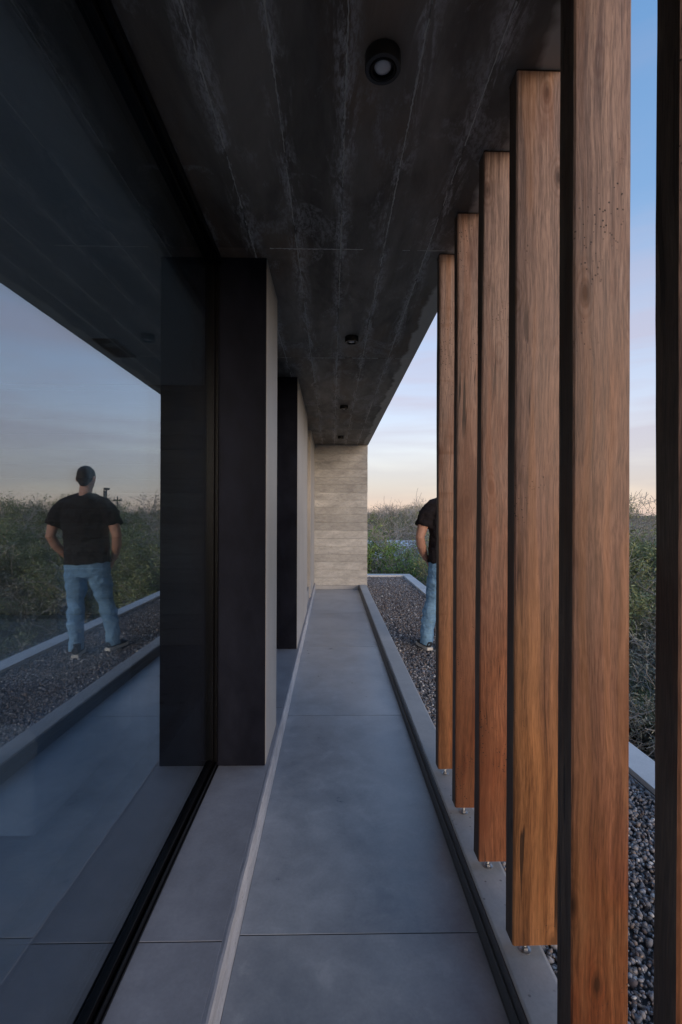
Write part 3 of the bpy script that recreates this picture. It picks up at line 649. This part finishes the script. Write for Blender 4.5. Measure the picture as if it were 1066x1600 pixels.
for s, F_, yaw in ((-1, FL, .25), (1, FR, -.25)):
    c, n = math.cos(yaw), math.sin(yaw)
    def T(x, y, z): return F_ + Vector((x * c - y * n, x * n + y * c, z))
    bm = bmesh.new(); out = [(-.030, -.10), (.030, -.10), (.040, -.06), (.036, .02), (.048, .10), (.040, .165), (.012, .195), (-.018, .19), (-.042, .15), (-.046, .09), (-.036, .02), (-.040, -.06)]
    lo_ = [bm.verts.new(T(x, y, 0)) for x, y in out]; hi_ = [bm.verts.new(T(x * .97, y * .98, .028)) for x, y in out]
    for k in range(12): bm.faces.new((lo_[k], lo_[(k + 1) % 12], hi_[(k + 1) % 12], hi_[k]))
    bm.faces.new(lo_[::-1]); bm.faces.new(hi_)
    sh_ = empty('shoe', F_ - pe.location); sh_.parent = pe
    def fb(name, bm, mat, sm=False):
        me = bpy.data.meshes.new(name); bmesh.ops.translate(bm, vec=-F_, verts=bm.verts); bmesh.ops.recalc_face_normals(bm, faces=bm.faces); bm.to_mesh(me); bm.free()
        if sm:
            for p in me.polygons: p.use_smooth = True
        return link(name, me, mat, sh_)
    fb('sole', bm, M['sole'])
    bm = bmesh.new()
    loft(bm, [T(0, -.092, .055), T(0, -.06, .062), T(0, 0, .058), T(0, .06, .048), T(0, .12, .040), T(0, .175, .034)], [(.028, .030), (.036, .042), (.036, .044), (.042, .034), (.042, .022), (.026, .010)], ax=(c, n, 0))
    loft(bm, [T(0, -.045, .06), T(0, -.04, .125)], [(.040, .050), (.038, .045)])
    o = fb('upper', bm, M['shoe'], True); m = o.modifiers.new('remesh', 'REMESH'); m.mode = 'VOXEL'; m.voxel_size = .006; m.use_smooth_shade = True; q = o.modifiers.new('smooth', 'SMOOTH'); q.iterations = 3
    bm = bmesh.new()
    for k in range(4): addcyl(bm, T(-.026, .02 + k * .02, .098 - k * .011), T(.026, .026 + k * .02, .098 - k * .011), .003, seg=6)
    fb('laces', bm, M['lace'])

# ---------------------------------------------------------------- trees
def mesh_np(name, V, F, k):
    me = bpy.data.meshes.new(name); V = np.asarray(V, float); F = np.asarray(F, np.int32)
    me.vertices.add(len(V)); me.vertices.foreach_set('co', V.ravel()); me.loops.add(F.size); me.loops.foreach_set('vertex_index', F.ravel())
    me.polygons.add(len(F)); me.polygons.foreach_set('loop_start', np.arange(0, F.size, k, dtype=np.int32)); me.polygons.foreach_set('loop_total', np.full(len(F), k, np.int32)); me.update()
    return me
def tubes(P0, P1, R0, R1, side):
    P0, P1, R0, R1 = map(np.array, (P0, P1, R0, R1)); d = P1 - P0; d /= np.linalg.norm(d, axis=1, keepdims=True) + 1e-9
    a = np.cross(d, [.31, .52, .8]); a /= np.linalg.norm(a, axis=1, keepdims=True) + 1e-9; b = np.cross(d, a); V = []
    for P, r in ((P0, R0), (P1, R1)):
        for k in range(side):
            t = k * math.tau / side; V.append(P + (a * math.cos(t) + b * math.sin(t)) * r[:, None])
    V = np.stack(V, 1); n = len(P0)
    f = np.array([(k, (k + 1) % side, side + (k + 1) % side, side + k) for k in range(side)])
    return V.reshape(-1, 3), (f[None] + (np.arange(n) * 2 * side)[:, None, None]).reshape(-1, 4)
def grow(seed, h, spread, leafn, leafmat, depth=6, leafsize=.026, top=0.3, stems=4):
    rs = np.random.RandomState(seed); seg = [[], []]; ends = []
    def go(p, d, ln, r, dep):
        n = 3; q = p
        for k in range(n):
            d = d + rs.normal(0, .20, 3) + np.array([0, 0, .05]); d /= np.linalg.norm(d); q2 = q + d * ln / n
            r2 = r * (1 - .12)
            seg[0 if dep <= 1 else 1].append((q, q2, r, r2)); 
            if dep >= 3: ends.append(q2)
            if dep >= 2 and dep < depth and rs.rand() < .45:
                e = d + rs.normal(0, .75, 3); e /= np.linalg.norm(e); go(q2, e, ln * .55, r2 * .45, min(depth, dep + 2))
            q, r = q2, r2
        if dep < depth:
            m = 2 if rs.rand() < .45 else 3
            for _ in range(m):
                e = d + rs.normal(0, .5, 3) * (1 + .1 * dep) + np.array([0, 0, .02]); e /= np.linalg.norm(e)
                go(q, e, ln * rs.uniform(.66, .86), r * .58, dep + 1)
    for s in range(stems):
        a = rs.rand() * 6.28; d = np.array([math.cos(a) * spread, math.sin(a) * spread, 1.]); d /= np.linalg.norm(d)
        go(np.array([0, 0, -.1]), d, h * .27, .036 * rs.uniform(.8, 1.2), 0)
    V, F = tubes(*zip(*seg[0]), 6); trunk = mesh_np('trunk', V, F, 4); trunk.materials.append(M['bark'])
    S1 = seg[1]; V, F = tubes([s[0] for s in S1], [s[1] for s in S1], [max(s[2], .0035) for s in S1], [max(s[3], .0028) for s in S1], 3)
    E = np.array(ends); nb = len(F)
    if leafn:
        w = np.clip((E[:, 2] / h - top) * 2, .08, 1); cl = rs.rand(len(E)) ** 2; w = w * cl; w /= w.sum()
        idx = rs.choice(len(E), leafn, p=w); c = E[idx] + rs.normal(0, .05, (leafn, 3))
        u = rs.normal(size=(leafn, 3)); u /= np.linalg.norm(u, axis=1, keepdims=True); v = np.cross(u, rs.normal(size=(leafn, 3))); v /= np.linalg.norm(v, axis=1, keepdims=True)
        s = leafsize * rs.uniform(.6, 1.4, (leafn, 1)); u = u * s * 1.6; v = v * s * .45
        LV = np.stack([c - u, c + v, c + u, c - v], 1).reshape(-1, 3); LF = np.arange(leafn * 4).reshape(-1, 4) + len(V)
        V = np.concatenate([V, LV]); F = np.concatenate([F, LF])
    crown = mesh_np('crown', V, F, 4); crown.materials.append(M['twig']); crown.materials.append(leafmat)
    mi = np.zeros(len(F), np.int32); mi[nb:] = 1; crown.polygons.foreach_set('material_index', mi)
    hh = V[:, 2].max()
    return trunk, crown, hh
protos = {
 'green': [grow(s, 3.2, .55, 34000, M['leaf_bright'], 5, .016, .1, 5) for s in (1, 2)],
 'feather': [grow(s, 3.4, .5, 24000, M['leaf'], 5, .014, .35, 4) for s in (5, 6, 7)],
 'bare': [grow(s, 3.4, .6, 0, M['leaf'], 6, .02, .4, 3) for s in (9, 10)],
 'dusty': [grow(s, 2.8, .9, 9000, M['leaf_olive'], 5, .013, .25, 6) for s in (13, 14)],
}
def tree(kind, k, x, y, top, rot, label, group=None, name='thorn_tree', z=None):
    t, c, hh = protos[kind][k % len(protos[kind])]
    z = gz(x, y) if z is None else z; s = (top - z) / hh
    e = empty(name, (x, y, z), label, 'tree' if top > -.2 else 'shrub', group); e.rotation_euler.z = rot; e.scale = (s * 1.05, s * 1.05, s)
    for nm, me in (('trunk', t), ('crown', c)):
        o = bpy.data.objects.new(nm, me); col.objects.link(o); o.parent = e
    return e
rs = random.Random(77)
# individually recognisable ones
tree('green', 0, .6, 13.9, 1.35, .4, 'bright green leafy tree close behind the end wall')
tree('green', 1, 1.5, 15.4, .95, 2.0, 'darker green bush low beside the bright green tree')
tree('bare', 0, 2.15, 15.0, 1.75, 1.1, 'bare grey branched tree left of the man against the sky')
tree('bare', 1, 3.35, 15.2, 2.25, 2.6, 'taller leafless tree rising behind the man')
tree('dusty', 0, 1.9, 14.2, .35, .3, 'dusty grey thicket tree low behind the far corner of the gravel roof')
tree('dusty', 1, 3.0, 14.0, .0, 1.9, 'twiggy grey shrub just outside the parapet corner')
tree('feather', 0, 6.3, 9.3, 1.85, .9, 'feathery green topped tree seen between the two nearest timber fins')
tree('feather', 1, 5.5, 7.6, -.3, 2.4, 'yellow green shrub halfway down the slit between the nearest fins')
tree('bare', 0, 8.7, 14.0, 2.1, 4.2, 'spreading leafless tree mirrored in the glass right of the man')
tree('bare', 1, 6.2, 13.5, 1.95, 5.2, 'leafless tree mirrored in the glass beside the black pillar')
gr = 'thorn trees of the scrub beyond the roof'
n = 0
for ring, (d0, d1, cnt) in enumerate(((7.0, 9.5, 16), (10, 15, 22), (16, 26, 26), (27, 62, 80))):
    for i in range(cnt):
        a = R(3 + (i + rs.random()) / cnt * 62); d = rs.uniform(d0, d1); x, y = d * math.sin(a), d * math.cos(a)
        if x < 4.0 and y < 13.6: x = 4.0 + rs.random()
        if ring == 0: kind = rs.choice(['dusty', 'bare', 'dusty', 'feather']); top = rs.uniform(-.9, .4)
        elif ring == 1: kind = rs.choice(['feather', 'dusty', 'feather', 'bare']); top = rs.uniform(.3, 1.5)
        elif ring == 2: kind = rs.choice(['feather', 'green', 'feather', 'dusty', 'bare']); top = rs.uniform(.6, 1.9)
        else: kind = rs.choice(['feather', 'green', 'feather', 'dusty', 'bare']); top = rs.choice([rs.uniform(.9, 1.8), rs.uniform(1.5, 2.8 + (d - 27) * .03)])
        if 4.5 < math.degrees(math.atan2(x, y)) < 12.5 and ring in (1, 2, 3):
            if ring == 2 or (ring == 3 and d < 46): continue
            kind = rs.choice(['bare', 'dusty']) if ring == 1 else 'bare'; top = min(top, 1.15 - .05 * d) if kind == 'dusty' else top
        lab = ['tangled thorn tree or shrub low down in the scrub just outside the parapet', 'thorn tree in the middle of the scrub beyond the roof', 'green thorn tree towards the back of the scrub', 'distant tree of the woodland edge along the horizon'][ring]
        tree(kind, n, x, y, top, rs.uniform(0, 6.28), lab, gr if ring else 'low thorn growth just outside the parapet'); n += 1
for i in range(18):
    a = R(rs.uniform(3.5, 13)); d = rs.uniform(46, 85); tree(rs.choice(['bare', 'dusty', 'feather', 'bare']), i, d * math.sin(a), d * math.cos(a), rs.uniform(1.6, 3.4), rs.uniform(0, 6.28), 'far tree on the skyline behind the white roof', 'skyline trees behind the white roof')
# undergrowth and distant wood
def brush(name, cnt, d0, d1, amin, amax, size, hgt, seed, mat, leaves, label, el=1.6):
    rs = np.random.RandomState(seed); a = np.radians(rs.uniform(amin, amax, cnt)); d = d0 * (d1 / d0) ** rs.rand(cnt); x, y = d * np.sin(a), d * np.cos(a)
    z = np.array([gz(p, q) for p, q in zip(x, y)]); h = hgt * rs.uniform(.6, 1.4, cnt)
    keep = ((x > 2.4) | (y > 11.4)) & ~((x / y > .08) & (x / y < .22) & (d > 24) & (d < 46)); x, y, z, h, d = x[keep], y[keep], z[keep], h[keep], d[keep]; cnt = len(x)
    C = np.stack([x, y, z], 1)[:, None, :]; sp = rs.normal(size=(cnt, leaves, 3)); sp /= np.linalg.norm(sp, axis=2, keepdims=True); sp *= rs.rand(cnt, leaves, 1) ** .4
    sp = sp * np.stack([h * .8, h * .8, h * .55], 1)[:, None, :]; sp[..., 2] += (h * .45)[:, None]; c = (C + sp).reshape(-1, 3); n = len(c)
    u = rs.normal(size=(n, 3)); u /= np.linalg.norm(u, axis=1, keepdims=True); v = np.cross(u, rs.normal(size=(n, 3))); v /= np.linalg.norm(v, axis=1, keepdims=True)
    s = (size * np.repeat(np.clip(d / d0, 1, 12), leaves) * rs.uniform(.5, 1.5, n))[:, None]
    V = np.stack([c - u * s * el, c + v * s * .8 / el, c + u * s * el, c - v * s * .8 / el], 1).reshape(-1, 3)
    o = link(name, mesh_np(name, V, np.arange(n * 4).reshape(-1, 4), 4), mat); tag(o, label, kind='stuff')
brush('undergrowth', 420, 4.5, 22, -4, 70, .020, .9, 5, M['twig'], 420, 'dry grey brown undergrowth below the thorn trees', 4.0)
brush('distant_wood', 1700, 24, 300, -8, 75, .03, 4.4, 6, M['leaf'], 200, 'green scrub woodland reaching the horizon')
brush('distant_dry_wood', 900, 24, 300, -8, 75, .03, 4.3, 7, M['leaf_olive'], 160, 'greyish bare woodland mixed into the distance')

# boulders below the parapet
rs = random.Random(9)
for k, (x, y, s) in enumerate(((5.4, 7.0, .55), (6.0, 7.9, .4), (4.7, 6.3, .45), (5.0, 7.7, .3), (6.6, 8.0, .5), (4.2, 5.4, .4))):
    bm = bmesh.new(); bmesh.ops.create_icosphere(bm, subdivisions=3, radius=1)
    pl = [Vector((rs.gauss(0, 1), rs.gauss(0, 1), rs.gauss(0, 1))).normalized() for _ in range(14)]
    for v in bm.verts:
        q = v.co.copy(); m_ = 1.0
        for p_ in pl: m_ = min(m_, .80 / max(.001, q.dot(p_))) if q.dot(p_) > .8 else m_
        v.co = q * m_ * (1 + rs.uniform(-.02, .02))
    for v in bm.verts: v.co = Vector((x + v.co.x * s * 1.3, y + v.co.y * s, -2.85 + v.co.z * s * .7))
    labs = ['angular grey boulder among the scrub, nearest below the slit', 'grey boulder under the feathery tree', 'flat topped grey rock near the parapet foot', 'small grey rock beside the largest boulder', 'grey boulder farthest up the slope', 'rounded rock closest to the building']
    o = from_bm('boulder', bm, M['rock'], None); tag(o, labs[k], 'boulder', 'boulders below the roof')

# far pale sheds and poles
def shed(x, y, w, d, h, label):
    e = empty('low_building', (x, y, -4.2), label, 'building')
    box('wall', (x - w / 2, y - d / 2, -4.3), (x + w / 2, y + d / 2, -4.2 + h), M['farwall'], e, 0)
    bm = bmesh.new(); z = -4.2 + h; vs = [bm.verts.new(p) for p in ((x - w/2 - .4, y - d/2 - .5, z + .02), (x + w/2 + .4, y - d/2 - .5, z + .02), (x + w/2 + .4, y, z + 1.3), (x - w/2 - .4, y, z + 1.3), (x - w/2 - .4, y + d/2 + .5, z + .02), (x + w/2 + .4, y + d/2 + .5, z + .02))]
    for f in ((0, 1, 2, 3), (3, 2, 5, 4), (0, 3, 4), (1, 5, 2), (0, 4, 5, 1)): bm.faces.new([vs[i] for i in f])
    from_bm('roof', bm, M['farwhite'], e)
    for k in range(5): box('window', (x - w * .4 + k * w * .18, y - d / 2 - .03, -4.2 + h * .4), (x - w * .4 + k * w * .18 + 1.1, y - d / 2 - .005, -4.2 + h * .75), M['fardark'], e, 0)
shed(5.6, 38, 9, 6, 2.3, 'long low building with a white roof glimpsed through the trees')
shed(17, 60, 12, 8, 1.8, 'farther white roofed building deep in the woodland')
def pole(x, y, top, label, lamp):
    e = empty('street_lamp' if lamp else 'utility_pole', (x, y, -4.2), label, 'street lamp' if lamp else 'utility pole')
    bm = bmesh.new(); addcyl(bm, (x, y, -4.3), (x, y, top), .07, .04, 10); from_bm('pole', bm, M['poleg'], e)
    if lamp: box('lamp_head', (x - .16, y - .10, top - .02), (x + .14, y + .10, top + .12), M['poleg'], e, .03); box('bracket', (x - .06, y - .3, top - .5), (x + .06, y - .08, top - .05), M['poleg'], e, .01)
    else:
        box('crossarm', (x - .3, y - .04, top - .35), (x + .3, y + .04, top - .25), M['poleg'], e, .01)
        for s in (-.25, .25): box('insulator', (x + s - .03, y - .03, top - .245), (x + s + .03, y + .03, top - .14), M['farwall'], e, .01)
pole(12.4, 29.4, 2.85, 'lamp post standing in the wood, mirrored beside the man head', True)
pole(14.65, 36.0, 2.7, 'wooden utility pole with crossarm among the distant trees', False)
